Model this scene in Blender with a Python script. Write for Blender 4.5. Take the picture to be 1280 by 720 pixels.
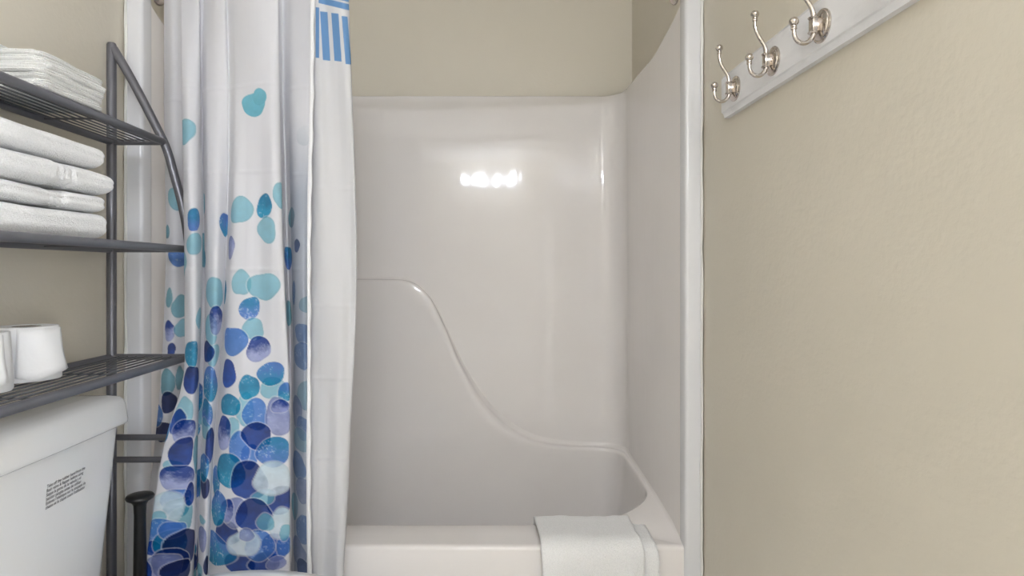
import bpy, bmesh, math, random
import numpy as np
from mathutils import Vector, Matrix

for o in list(bpy.data.objects):
    bpy.data.objects.remove(o)
scene = bpy.context.scene
COL = scene.collection

# ------------------------------------------------------------------ camera
CZ = 1.17                       # eye height
F, VX, VY = 758.0, 605.0, 338.0  # focal length and vanishing point in 1280x720 pixels
cam_d = bpy.data.cameras.new('camera')
cam_d.sensor_width = 36.0
cam_d.lens = 36.0 * F / 1280.0
cam_d.shift_x = (640.0 - VX) / 1280.0
cam_d.shift_y = -(360.0 - VY) / 1280.0
cam_d.clip_start = 0.02
cam = bpy.data.objects.new('camera', cam_d)
COL.objects.link(cam)
cam.location = (0, 0, CZ)
cam.rotation_euler = (math.pi / 2, 0, 0)
scene.camera = cam

# ------------------------------------------------------------------ world, exposure
world = bpy.data.worlds.new('world')
scene.world = world
world.use_nodes = True
world.node_tree.nodes['Background'].inputs[0].default_value = (0.93, 0.98, 1.06, 1)
world.node_tree.nodes['Background'].inputs[1].default_value = 6.6  # raised world light, enters as fill through the added side opening
vs = scene.view_settings
vs.view_transform = 'Standard'
vs.look = 'None'
vs.gamma = 1.0
vs.use_curve_mapping = False
vs.exposure = 0.06
BULB = 225.0          # radiance of the vanity bulbs

# ------------------------------------------------------------------ helpers
def px(x, y, Y):
    """point at depth Y that stands at pixel x, y of the photograph"""
    return ((x - VX) / F * Y, Y, CZ - (y - VY) / F * Y)

def tag(o, label, cat, group=None):
    o['label'] = label
    o['category'] = cat
    if group:
        o['group'] = group
    return o

def empty(name, loc, label, cat, group=None):
    o = bpy.data.objects.new(name, None)
    o.empty_display_size = 0.05
    COL.objects.link(o)
    o.location = loc
    return tag(o, label, cat, group)

def link(name, me, mat=None, parent=None, smooth=True):
    o = bpy.data.objects.new(name, me)
    COL.objects.link(o)
    if mat is not None and not me.materials:
        me.materials.append(mat)
    if smooth:
        me.polygons.foreach_set('use_smooth', [True] * len(me.polygons))
    if parent is not None:
        o.parent = parent
        # meshes are written in world coordinates: undo the parent's offset
        p, off = parent, Vector((0, 0, 0))
        while p is not None:
            off += p.location
            p = p.parent
        me.transform(Matrix.Translation(-off))
    return o

def from_bm(name, bm, mat, parent=None, smooth=True, angle=None):
    bmesh.ops.recalc_face_normals(bm, faces=bm.faces)
    me = bpy.data.meshes.new(name)
    bm.to_mesh(me)
    bm.free()
    o = link(name, me, mat, parent, smooth)
    if angle is not None:
        me.set_sharp_from_angle(angle=math.radians(angle))
    return o

def pyd(name, v, f, mat, parent=None, smooth=True, angle=None):
    bm = bmesh.new()
    vs_ = [bm.verts.new(p) for p in v]
    for q in f:
        try:
            bm.faces.new([vs_[i] for i in q])
        except ValueError:
            pass
    return from_bm(name, bm, mat, parent, smooth, angle)

def bm_box(bm, x0, x1, y0, y1, z0, z1, bev=0.0, seg=2):
    r = bmesh.ops.create_cube(bm, size=1.0)
    vv = r['verts']
    for v in vv:
        v.co = Vector(((x0 + x1) / 2 + v.co.x * (x1 - x0), (y0 + y1) / 2 + v.co.y * (y1 - y0), (z0 + z1) / 2 + v.co.z * (z1 - z0)))
    if bev:
        ed = list({e for v in vv for e in v.link_edges})
        bmesh.ops.bevel(bm, geom=ed, offset=bev, segments=seg, affect='EDGES', profile=0.5)
    return bm

def box(name, x0, x1, y0, y1, z0, z1, mat, parent=None, bev=0.0, seg=2, smooth=None):
    bm = bm_box(bmesh.new(), x0, x1, y0, y1, z0, z1, bev, seg)
    return from_bm(name, bm, mat, parent, bool(bev) if smooth is None else smooth, 40 if bev else None)

def loft(loops, close=True, cap0=False, cap1=False):
    n = len(loops[0])
    v = [p for l in loops for p in l]
    f = []
    for i in range(len(loops) - 1):
        for j in range(n if close else n - 1):
            k = (j + 1) % n
            f.append((i * n + j, i * n + k, (i + 1) * n + k, (i + 1) * n + j))
    if cap0:
        f.append(tuple(range(n)))
    if cap1:
        f.append(tuple(range((len(loops) - 1) * n, len(loops) * n)))
    return v, f

def tube(name, pts, rad, mat, parent, seg=12, caps=True):
    pts = [Vector(p) for p in pts]
    if not hasattr(rad, '__len__'):
        rad = [rad] * len(pts)
    loops = []
    up = None
    for i, p in enumerate(pts):
        t = (pts[min(i + 1, len(pts) - 1)] - pts[max(i - 1, 0)]).normalized()
        if up is None:
            up = t.orthogonal().normalized()
        up = (up - t * up.dot(t)).normalized()
        w = t.cross(up)
        loops.append([tuple(p + (up * math.cos(a) + w * math.sin(a)) * rad[i]) for a in [2 * math.pi * k / seg for k in range(seg)]])
    v, f = loft(loops, True, caps, caps)
    return pyd(name, v, f, mat, parent, True, 50)

def lathe(name, prof, centre, mat, parent, axis='Z', seg=32, angle=45):
    """prof: list of (radius, height along the axis)"""
    c = Vector(centre)
    loops = []
    for r, h in prof:
        l = []
        for k in range(seg):
            a = 2 * math.pi * k / seg
            u, w = r * math.cos(a), r * math.sin(a)
            if axis == 'Z':
                l.append((c.x + u, c.y + w, c.z + h))
            elif axis == 'X':
                l.append((c.x + h, c.y + u, c.z + w))
            else:
                l.append((c.x + u, c.y + h, c.z + w))
        loops.append(l)
    v, f = loft(loops, True, prof[0][0] > 1e-5, prof[-1][0] > 1e-5)
    bm = bmesh.new()
    vv = [bm.verts.new(p) for p in v]
    for q in f:
        try:
            bm.faces.new([vv[i] for i in q])
        except ValueError:
            pass
    bmesh.ops.remove_doubles(bm, verts=bm.verts, dist=1e-6)
    return from_bm(name, bm, mat, parent, True, angle)

def smooth_path(ctrl, n):
    """Catmull-Rom through control points"""
    c = [Vector(p) for p in ctrl]
    c = [c[0] * 2 - c[1]] + c + [c[-1] * 2 - c[-2]]
    out = []
    m = len(c) - 3
    for i in range(n + 1):
        t = i / n * m
        k = min(int(t), m - 1)
        u = t - k
        a, b, d, e = c[k:k + 4]
        out.append(0.5 * ((2 * b) + (d - a) * u + (2 * a - 5 * b + 4 * d - e) * u * u + (3 * b - a - 3 * d + e) * u ** 3))
    return out

def sst(a, b, x):
    t = min(1.0, max(0.0, (x - a) / (b - a)))
    return t * t * (3 - 2 * t)

# ------------------------------------------------------------------ materials
def srgb(r, g, b):
    f = lambda c: (c / 255 / 12.92) if c / 255 <= 0.04045 else ((c / 255 + 0.055) / 1.055) ** 2.4
    return (f(r), f(g), f(b), 1.0)

def mat(name, col, rough=0.5, metal=0.0, coat=0.0, spec=0.5, sheen=0.0):
    m = bpy.data.materials.new(name)
    m.use_nodes = True
    b = m.node_tree.nodes['Principled BSDF']
    b.inputs['Base Color'].default_value = col if len(col) == 4 else (*col, 1)
    b.inputs['Roughness'].default_value = rough
    b.inputs['Metallic'].default_value = metal
    b.inputs['Coat Weight'].default_value = coat
    b.inputs['Coat Roughness'].default_value = 0.05
    b.inputs['Specular IOR Level'].default_value = spec
    b.inputs['Sheen Weight'].default_value = sheen
    return m

def noise_node(m, scale, detail=3, rough=0.55, vec=None, stretch=None):
    nt = m.node_tree
    tc = nt.nodes.new('ShaderNodeNewGeometry')
    n = nt.nodes.new('ShaderNodeTexNoise')
    n.inputs['Scale'].default_value = scale
    n.inputs['Detail'].default_value = detail
    n.inputs['Roughness'].default_value = rough
    src = tc.outputs['Position']
    if stretch:
        mp = nt.nodes.new('ShaderNodeMapping')
        mp.inputs['Scale'].default_value = stretch
        nt.links.new(src, mp.inputs['Vector'])
        src = mp.outputs['Vector']
    nt.links.new(src, n.inputs['Vector'])
    return n

def bump(m, scale, strength, dist=0.002, detail=3, stretch=None):
    nt = m.node_tree
    b = nt.nodes['Principled BSDF']
    n = noise_node(m, scale, detail, 0.55, None, stretch)
    bp = nt.nodes.new('ShaderNodeBump')
    bp.inputs['Strength'].default_value = strength
    bp.inputs['Distance'].default_value = dist
    nt.links.new(n.outputs['Fac'], bp.inputs['Height'])
    old = b.inputs['Normal'].links
    if old:
        nt.links.new(old[0].from_socket, bp.inputs['Normal'])
    nt.links.new(bp.outputs['Normal'], b.inputs['Normal'])
    return m

def mottled(m, c1, c2, scale, detail=3, lo=0.35, hi=0.65, stretch=None):
    nt = m.node_tree
    n = noise_node(m, scale, detail, 0.55, None, stretch)
    r = nt.nodes.new('ShaderNodeValToRGB')
    r.color_ramp.elements[0].position = lo
    r.color_ramp.elements[1].position = hi
    r.color_ramp.elements[0].color = c1 if len(c1) == 4 else (*c1, 1)
    r.color_ramp.elements[1].color = c2 if len(c2) == 4 else (*c2, 1)
    nt.links.new(n.outputs['Fac'], r.inputs['Fac'])
    nt.links.new(r.outputs['Color'], nt.nodes['Principled BSDF'].inputs['Base Color'])
    return m

M = {}
M['wall'] = bump(bump(mottled(mat('wall_paint', (0.6, 0.56, 0.46), 0.42, spec=0.35), (0.69, 0.64, 0.54), (0.715, 0.662, 0.56), 2.2), 95, 0.22, 0.003, 2), 22, 0.16, 0.006, 2)
M['ceiling'] = bump(mat('ceiling_paint', (0.82, 0.81, 0.78), 0.7), 120, 0.2, 0.003)
M['tile'] = mottled(mat('floor_tile_glaze', (0.5, 0.48, 0.45), 0.35), (0.47, 0.45, 0.42), (0.55, 0.53, 0.50), 6)
M['grout'] = mat('grout', (0.4, 0.38, 0.36), 0.9)
M['gel'] = bump(bump(mottled(mat('gelcoat', (0.8, 0.78, 0.75), 0.055, spec=0.4), (0.83, 0.792, 0.772), (0.85, 0.815, 0.795), 3.0), 5.0, 0.05, 0.02, 1), 34, 0.02, 0.01, 1, (1, 1, 0.12))
M['gel_white'] = mat('gelcoat_flange', (0.75, 0.75, 0.77), 0.22)
M['caulk'] = mat('caulk', (0.78, 0.77, 0.74), 0.5)
M['china'] = mat('vitreous_china', (0.82, 0.82, 0.815), 0.12, coat=0.3)
M['seat'] = mat('seat_plastic', (0.86, 0.86, 0.855), 0.2)
M['ink'] = mat('label_ink', (0.03, 0.03, 0.035), 0.6)
M['pewter'] = bump(mat('pewter_metal', (0.17, 0.17, 0.19), 0.38, 0.5), 400, 0.08, 0.001)
M['wire'] = mat('wire_metal', (0.13, 0.13, 0.14), 0.4, 0.5)
M['nickel'] = mat('polished_nickel', (0.60, 0.55, 0.51), 0.10, 1.0)
M['rubber'] = mat('black_plastic', (0.012, 0.012, 0.013), 0.3)
M['board'] = mottled(mat('board_paint', (0.8, 0.8, 0.82), 0.22), (0.82, 0.82, 0.85), (0.88, 0.88, 0.91), 9, 6, 0.36, 0.47, (1, 1, 3))
M['paper'] = bump(mat('tissue_paper', (0.86, 0.86, 0.87), 0.85, spec=0.1), 160, 0.25, 0.002)
M['card'] = mat('cardboard', (0.16, 0.13, 0.10), 0.85)
M['card_dark'] = M['card']

def terry(name, col):
    m = mat(name, col, 0.95, spec=0.05, sheen=0.25)
    mottled(m, tuple(c * 0.95 for c in col), tuple(min(1, c * 1.04) for c in col), 420, 2, 0.3, 0.6)
    bump(m, 460, 0.7, 0.0035, 2)
    bump(m, 150, 0.4, 0.005, 2)
    return m
M['terry'] = terry('white_terry', (0.93, 0.93, 0.935))
M['wash'] = terry('washcloth_terry', (0.88, 0.875, 0.85))

def emit(name, col, s):
    m = bpy.data.materials.new(name)
    m.use_nodes = True
    nt = m.node_tree
    nt.nodes.clear()
    e = nt.nodes.new('ShaderNodeEmission')
    e.inputs[0].default_value = (*col, 1)
    e.inputs[1].default_value = s
    o = nt.nodes.new('ShaderNodeOutputMaterial')
    nt.links.new(e.outputs[0], o.inputs[0])
    return m
M['bulb'] = emit('bulb_glow', (0.91, 0.97, 1.09), BULB)

def fabric(name, rough=0.6):
    m = mat(name, (0.8, 0.8, 0.82), rough, spec=0.12)
    nt = m.node_tree
    b = nt.nodes['Principled BSDF']
    a = nt.nodes.new('ShaderNodeVertexColor')
    a.layer_name = 'print'
    nt.links.new(a.outputs['Color'], b.inputs['Base Color'])
    tr = nt.nodes.new('ShaderNodeBsdfTranslucent')
    nt.links.new(a.outputs['Color'], tr.inputs['Color'])
    mx = nt.nodes.new('ShaderNodeMixShader')
    mx.inputs[0].default_value = 0.22
    nt.links.new(b.outputs[0], mx.inputs[1])
    nt.links.new(tr.outputs[0], mx.inputs[2])
    nt.links.new(mx.outputs[0], nt.nodes['Material Output'].inputs['Surface'])
    bump(m, 14, 0.10, 0.006, 3, (1, 1, 0.5))
    return m
M['fabric'] = fabric('printed_polyester')
M['linerfab'] = fabric('liner_fabric', 0.5)

# ------------------------------------------------------------------ the room
XW0, XW1 = -0.944, 0.576       # left and right walls
YW, YR = 2.36, -1.15           # wall behind the tub, wall behind the camera
ZC = 2.44
def struct(o):
    o['kind'] = 'structure'
    return o
struct(box('wall_left', XW0 - 0.1, XW0, YR - 0.1, YW + 0.1, 0, ZC, M['wall']))
DY0, DY1, DZ = -1.03, -0.27, 2.05     # unseen opening added in the right wall to let in fill light
wr = struct(box('wall_right', XW1, XW1 + 0.1, DY1, YW + 0.1, 0, ZC, M['wall']))
box('wall_above_fill_opening', XW1, XW1 + 0.1, DY0, DY1, DZ, ZC, M['wall'], wr)
box('wall_beside_fill_opening', XW1, XW1 + 0.1, YR - 0.1, DY0, 0, ZC, M['wall'], wr)
tr = struct(box('trim_fill_opening_1', XW1 - 0.012, XW1, DY1, DY1 + 0.06, 0, DZ + 0.06, M['ceiling']))  # surround of the added fill-light opening, out of view
box('fill_opening_casing', XW1 - 0.012, XW1, DY0 - 0.06, DY0, 0, DZ + 0.06, M['ceiling'], tr)
box('fill_opening_casing', XW1 - 0.012, XW1, DY0, DY1, DZ, DZ + 0.06, M['ceiling'], tr)
struct(box('wall_back', XW0, XW1, YW, YW + 0.1, 0, ZC, M['wall']))
struct(box('wall_front', XW0, XW1, YR - 0.1, YR, 0, ZC, M['wall']))
struct(box('ceiling', XW0 - 0.1, XW1 + 0.1, YR - 0.1, YW + 0.1, ZC, ZC + 0.1, M['ceiling']))
floor = struct(box('floor', XW0 - 0.1, XW1 + 0.1, YR - 0.1, YW + 0.1, -0.1, -0.004, M['grout']))
tile_me = None
ts = 0.304
for i in range(5):
    for j in range(9):
        x0, y0 = XW0 + i * ts, YR + j * ts
        if y0 > 1.58:
            continue
        if tile_me is None:
            bm = bm_box(bmesh.new(), 0.002, ts - 0.002, 0.002, ts - 0.002, -0.006, 0.0, 0.001, 1)
            tile_me = bpy.data.meshes.new('tile')
            bm.to_mesh(tile_me); bm.free()
            tile_me.materials.append(M['tile'])
        t = bpy.data.objects.new('tile', tile_me)
        COL.objects.link(t)
        t.location = (x0, y0, 0)
        t.parent = floor

# ------------------------------------------------------------------ lamps behind the camera
VLX, VLZ = 0.05, 2.24
vl = empty('vanity_light', (VLX, YR, VLZ), 'nickel vanity light bar with four round bulbs on the wall behind', 'light')
box('backplate', VLX - 0.30, VLX + 0.30, YR, YR + 0.03, VLZ - 0.05, VLZ + 0.05, M['ceiling'], vl, 0.008)
for k in range(4):
    cx = VLX + (k - 1.5) * 0.15
    so = lathe('socket', [(0.022, 0.03), (0.022, 0.055), (0.016, 0.062)], (cx, YR, VLZ), M['nickel'], vl, 'Y', 20)
    pr = [(0.0, 0.06)] + [(0.036 * math.sin(a), 0.098 - 0.036 * math.cos(a)) for a in [math.pi * i / 14 for i in range(1, 14)]] + [(0.0, 0.134)]
    lathe('bulb', pr, (cx, YR, VLZ), M['bulb'], so, 'Y', 24, 90)

# ------------------------------------------------------------------ one-piece tub and shower surround
YF, YB, XL = 1.60, 2.32, -0.897
RC = 0.085
RIM = 0.442
def xr(Y):
    return 0.519 + (0.09 if Y > 1.93 else 0.11) * (Y - 1.93) ** 2
def xl(Y):
    return XL + 0.002
U = []                                   # plan of the inner wall face, right front -> back -> left front
nS = 30
for i in range(nS):
    Y = 1.612 + (YB - RC - 1.612) * i / nS
    U.append((xr(Y), Y, 'R'))
x1 = xr(YB - RC)
for i in range(14):
    a = math.pi / 2 * i / 14
    U.append((x1 - RC + RC * math.cos(a), YB - RC + RC * math.sin(a), 'B'))
xb1, xb0 = x1 - RC, XL + RC
nB = 110
for i in range(nB):
    U.append((xb1 + (xb0 - xb1) * i / nB, YB, 'B'))
for i in range(14):
    a = math.pi / 2 + math.pi / 2 * i / 14
    U.append((xb0 + RC * math.cos(a), YB - RC + RC * math.sin(a), 'B'))
for i in range(nS + 1):
    U.append((XL, YB - RC + (1.612 - YB + RC) * i / nS, 'L'))
NU = len(U)
def lin(tab, x):
    for (a, va), (b, vb) in zip(tab, tab[1:]):
        if a <= x <= b:
            t = (x - a) / (b - a)
            return va + (vb - va) * t
    return tab[0][1] if x < tab[0][0] else tab[-1][1]
def hermite(tab, x):                      # monotone cubic
    n = len(tab)
    if x <= tab[0][0]: return tab[0][1]
    if x >= tab[-1][0]: return tab[-1][1]
    d = [(tab[i + 1][1] - tab[i][1]) / (tab[i + 1][0] - tab[i][0]) for i in range(n - 1)]
    m = [d[0]] + [0 if d[i - 1] * d[i] <= 0 else 2 * d[i - 1] * d[i] / (d[i - 1] + d[i]) for i in range(1, n - 1)] + [d[-1]]
    for i in range(n - 1):
        a, b = tab[i][0], tab[i + 1][0]
        if a <= x <= b:
            h = b - a; t = (x - a) / h
            return (2*t**3-3*t*t+1)*tab[i][1] + (t**3-2*t*t+t)*h*m[i] + (-2*t**3+3*t*t)*tab[i+1][1] + (t**3-t*t)*h*m[i+1]
S_TAB = [(-0.40, 1.136), (-0.325, 1.134), (-0.273, 1.122), (-0.212, 1.072), (-0.152, 0.965), (-0.091, 0.828), (0.0, 0.680), (0.065, 0.612), (0.137, 0.560), (0.205, 0.530), (0.288, 0.514), (0.40, 0.506), (0.52, 0.503)]
R_TAB = [(1.612, RIM), (1.70, 0.464), (1.85, 0.487), (2.05, 0.499), (2.3, 0.503)]
L_TAB = [(1.612, RIM), (1.70, 0.46), (1.85, 0.70), (2.0, 1.0), (2.12, 1.11), (2.3, 1.136)]
def hgt(p):
    if p[2] == 'R': return hermite(R_TAB, p[1])
    if p[2] == 'L': return hermite(L_TAB, p[1])
    return hermite(S_TAB, p[0])
T_TAB = [(1.60, 1.925), (1.64, 1.885), (1.70, 1.862), (1.762, 1.848), (1.83, 1.832), (1.89, 1.827), (2.03, 1.832), (2.2, 1.841), (2.24, 1.843)]
G_TAB = [(-0.9, 1.822), (-0.49, 1.806), (-0.30, 1.790), (-0.138, 1.786), (0.14, 1.797), (0.35, 1.816), (0.46, 1.830), (0.53, 1.836)]
def topz(p):
    return hermite(T_TAB, p[1]) if p[2] in 'RL' else 1.843
def upf(p):                                # height of the fillet between ledge and wall
    return (0.014 if p[2] != 'R' else 0.010) * sst(1.612, 1.70, p[1])
def normal_in(i):
    a, b = U[max(i - 1, 0)], U[min(i + 1, NU - 1)]
    t = Vector((b[0] - a[0], b[1] - a[1]))
    n = Vector((-t.y, t.x)).normalized()
    return n
def tilt(x, Y, z):
    """draft of the moulded back wall: it leans back towards the top"""
    w = sst(1.75, YB - RC, Y)
    return w * 0.03 * (z - 1.17)
tubE = empty('tub_shower_unit', (-0.18, YF, 0), 'one-piece glossy off-white fibreglass bathtub with moulded surround walls', 'bathtub')
rows_rel = []
loopsW = []
NR = 46
cols = []
for i, p in enumerate(U):
    h, zt = hgt(p) + upf(p), topz(p)
    n = normal_in(i)
    g = hermite(G_TAB, p[0]) if p[2] == 'B' else zt - 0.012
    lip = 0.0 if p[2] == 'B' else 0.0
    if p[2] == 'B':
        lip *= sst(0.53, 0.42, p[0])
    zs = [h + (g - 0.016 - h) * k / 26 for k in range(27)] + [g - 0.016 + 0.022 * k / 8 for k in range(1, 9)]
    zs += [g + 0.006 + (zt - 0.004 - g - 0.006) * k / 3 for k in range(1, 4)]
    col = []
    for z in zs:
        off = lip * sst(g - 0.014, g + 0.004, z)
        col.append((p[0] + n.x * off, p[1] + n.y * off + tilt(p[0], p[1], z), z))
    x, y, z = col[-1]
    for dn, dz in ((-0.001, 0.0025), (-0.003, 0.004), (-0.006, 0.004)):
        col.append((x + n.x * dn, y + n.y * dn, zt - 0.004 + dz))
    cols.append(col)
v, f = loft(cols, close=False)
wall_part = pyd('surround_wall', v, f, M['gel'], tubE, True, 60)

# tub: deck, ledge, basin, apron
outer = [(p[0], p[1], hgt(p), upf(p)) for p in U]
nF = 120
for i in range(1, nF):
    outer.append((XL + (xr(1.612) - XL) * i / nF, 1.612, RIM, 0.0))
def rrect(x0, x1_, y0, y1_, rad, n=40):
    """corner radii given as ((rx,ry) for front-right, back-right, back-left, front-left)"""
    pts = []
    cs = [(x1_, y0, 1, -1), (x1_, y1_, 1, 1), (x0, y1_, -1, 1), (x0, y0, -1, -1)]
    for (cx, cy, sx, sy), (rx, ry), a0 in zip(cs, rad, (-90, 0, 90, 180)):
        for k in range(n + 1):
            a = math.radians(a0 + 90 * k / n)
            pts.append((cx - sx * rx + rx * math.cos(a), cy - sy * ry + ry * math.sin(a)))
    return pts
CC = (-0.16, 2.00)
def polar_lookup(pts):
    out = []
    m = len(pts)
    dense = []
    for i in range(m):
        a, b = pts[i], pts[(i + 1) % m]
        L = math.hypot(b[0] - a[0], b[1] - a[1])
        k = max(1, int(L / 0.004))
        dense += [(a[0] + (b[0] - a[0]) * q / k, a[1] + (b[1] - a[1]) * q / k) for q in range(k)]
    ang = np.array([math.atan2(2.0 * (y - CC[1]), x - CC[0]) for x, y in dense])
    r = np.array([math.hypot(2.0 * (y - CC[1]), x - CC[0]) for x, y in dense])
    o = np.argsort(ang)
    ang, r = ang[o], r[o]
    ang = np.concatenate([ang - 2 * math.pi, ang, ang + 2 * math.pi])
    r = np.concatenate([r, r, r])
    def get(P):
        a = math.atan2(2.0 * (P[1] - CC[1]), P[0] - CC[0])
        q = float(np.interp(a, ang, r))
        return (CC[0] + q * math.cos(a), CC[1] + q * math.sin(a) / 2.0)
    return get
edge = polar_lookup(rrect(-0.868, 0.506, 1.742, 2.291, ((0.20, 0.17), (0.08, 0.075), (0.08, 0.075), (0.15, 0.17))))
bott = polar_lookup(rrect(-0.74, 0.34, 1.80, 2.19, ((0.16, 0.15), (0.18, 0.16), (0.14, 0.14), (0.14, 0.14))))
NO = len(outer)
loops = []
Ep = [edge(o) for o in outer]
Bp = [bott(o) for o in outer]
def deck(fn_d, fn_z):
    l = []
    for o, e in zip(outer, Ep):
        d = math.hypot(e[0] - o[0], e[1] - o[1]) + 1e-6
        t = min(1, max(0, fn_d(d) / d))
        l.append((o[0] + (e[0] - o[0]) * t, o[1] + (e[1] - o[1]) * t + tilt(o[0], o[1], o[2]), o[2] + fn_z(o)))
    return l
loops.append(deck(lambda d: 0, lambda o: o[3]))
loops.append(deck(lambda d: min(.0035, d * .12), lambda o: o[3] * .36))
loops.append(deck(lambda d: min(.009, d * .3), lambda o: o[3] * .05))
loops.append(deck(lambda d: d * .5, lambda o: 0))
loops.append(deck(lambda d: d - min(.014, d * .45), lambda o: 0))
loops.append(deck(lambda d: d - min(.008, d * .25), lambda o: -.0014))
loops.append(deck(lambda d: d - min(.003, d * .09), lambda o: -.005))
loops.append(deck(lambda d: d, lambda o: -.012))
K = 30
ZB = 0.10
for k in range(1, K + 1):
    th = math.pi / 2 * k / K
    a = (1 - math.cos(th)) ** 1.15
    b = math.sin(th) ** 0.95
    loops.append([(e[0] + (q[0] - e[0]) * a, e[1] + (q[1] - e[1]) * a + tilt(o[0], o[1], o[2]) * (1 - a), (o[2] - .012) + (ZB - o[2] + .012) * b) for o, e, q in zip(outer, Ep, Bp)])
for s in (0.6, 0.25):
    loops.append([(CC[0] + (q[0] - CC[0]) * s, CC[1] + (q[1] - CC[1]) * s, ZB - 0.004) for q in Bp])
v, f = loft(loops, True, False, True)
# apron
base = len(v)
ap = [(1.612, RIM), (1.6075, RIM - .0008), (1.6035, RIM - .003), (1.6008, RIM - .0068), (1.600, RIM - .012), (1.600, 0.09), (1.606, 0.07), (1.606, 0.0)]
nA = 20
for (y, z) in ap:
    for i in range(nA + 1):
        v.append((XL + (xr(1.612) - XL) * i / nA, y, z))
for r in range(len(ap) - 1):
    for i in range(nA):
        f.append((base + r * (nA + 1) + i, base + r * (nA + 1) + i + 1, base + (r + 1) * (nA + 1) + i + 1, base + (r + 1) * (nA + 1) + i))
bathtub = pyd('tub_basin', v, f, M['gel'], tubE, True, 50)
lathe('drain', [(0.0, 0.004), (0.026, 0.004), (0.030, 0.0), (0.03, -0.004)], (-0.62, 2.0, ZB - 0.002), M['nickel'], tubE, 'Z', 24)
# front flanges that close the unit against the side walls
def flange(x0, x1_, inner):
    bm = bmesh.new()
    bm_box(bm, x0, x1_, 1.590, 1.640, 0, 1.97, 0.009, 4)
    return from_bm('front_flange', bm, M['gel_white'], tubE, True, 40)
flange(xr(1.60) - 0.003, XW1 - 0.001, -1)
flange(XW0 + 0.001, XL + 0.001, 1)
random.seed(4)
def caulk(x):
    pts = [(x + random.uniform(-.0012, .0012), 1.588, z / 40 * 1.97) for z in range(41)]
    tube('caulk_bead', pts, [0.0035 + random.uniform(-.001, .001) for _ in pts], M['caulk'], tubE, 6)
caulk(XW1 - 0.0058); caulk(XW0 + 0.0058)

# ------------------------------------------------------------------ printed shower curtain
LV = [-60, 100, 200, 300, 400, 450, 480, 510, 545, 600, 650, 720, 900]
def row(*a): return list(a)
CT = [  # (pixel x at each level, Y)
    (row(205, 205, 206, 208, 205, 203, 201, 199, 196, 191, 185, 176, 160), 1.575),
    (row(215, 216, 217, 218, 216, 214, 212, 210, 207, 202, 197, 188, 172), 1.555),
    (row(236, 238, 240, 242, 240, 238, 237, 236, 235, 232, 229, 222, 212), 1.585),
    (row(262, 262, 262, 262, 262, 261, 260, 259, 258, 256, 254, 252, 250), 1.535),
    (row(247, 247, 247, 248, 248, 247, 246, 245, 244, 242, 240, 238, 235), 1.470),
    (row(227, 227.5, 229, 230.5, 231, 231.5, 229, 218, 207, 197, 190, 181, 164), 1.435),
    (row(233, 234, 235, 237, 237, 237, 236, 228, 219, 210, 204, 196, 184), 1.418),
    (row(244, 245, 246, 246, 245, 244, 243, 239, 235, 230, 226, 220, 212), 1.425),
    (row(249, 250, 251, 252, 251, 249, 248, 247, 246, 244, 243, 239, 236), 1.455),
    (row(251, 252, 253, 254, 254, 252, 251, 250, 249, 247, 246, 243, 240), 1.500),
    (row(258, 259, 260, 260, 259, 257, 256, 255, 254, 252, 250, 248, 244), 1.470),
    (row(268, 270, 272, 271, 268, 266, 264, 262, 260, 258, 256, 254, 250), 1.452),
    (row(279, 282, 283, 281, 277, 274, 272, 270, 267, 264, 262, 259, 254), 1.470),
    (row(283, 287, 287, 284, 279, 276, 274, 272, 269, 266, 264, 261, 256), 1.484),
    (row(292, 295, 294, 291, 286, 284, 282, 281, 278, 276, 274, 271, 266), 1.452),
    (row(307, 309, 309, 308, 304, 302, 300, 298, 296, 294, 292, 290, 288), 1.441),
    (row(322, 324, 325, 325, 323, 321, 320, 319, 318, 317, 316, 315, 314), 1.443),
    (row(337, 339, 341, 341, 341, 342, 342, 342, 342, 342, 342, 342, 341), 1.437),
    (row(347, 349, 351, 353, 357, 360, 361, 361.5, 361.5, 361.5, 361.5, 362, 362), 1.446),
    (row(346, 349, 351, 353, 357, 359, 360, 360.5, 360.5, 360.5, 360.5, 361, 361), 1.492),
    (row(354, 354, 357, 359, 362, 363, 363, 363, 363, 363, 363, 364, 364), 1.545),
    (row(366, 366, 366, 368, 369, 370, 370, 370, 370, 370, 371, 371, 371), 1.500),
    (row(385, 382, 379, 378, 379, 380, 380, 380, 380, 380, 380, 381, 381), 1.478),
    (row(390, 389, 387, 385, 385, 385, 385, 385, 385, 385, 385, 386, 386), 1.482),
]
ROD_Z = 1.925
def rod_y(x):
    return 1.66 - 0.24 * (1 - ((x + 0.18) / 0.72) ** 2)
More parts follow.
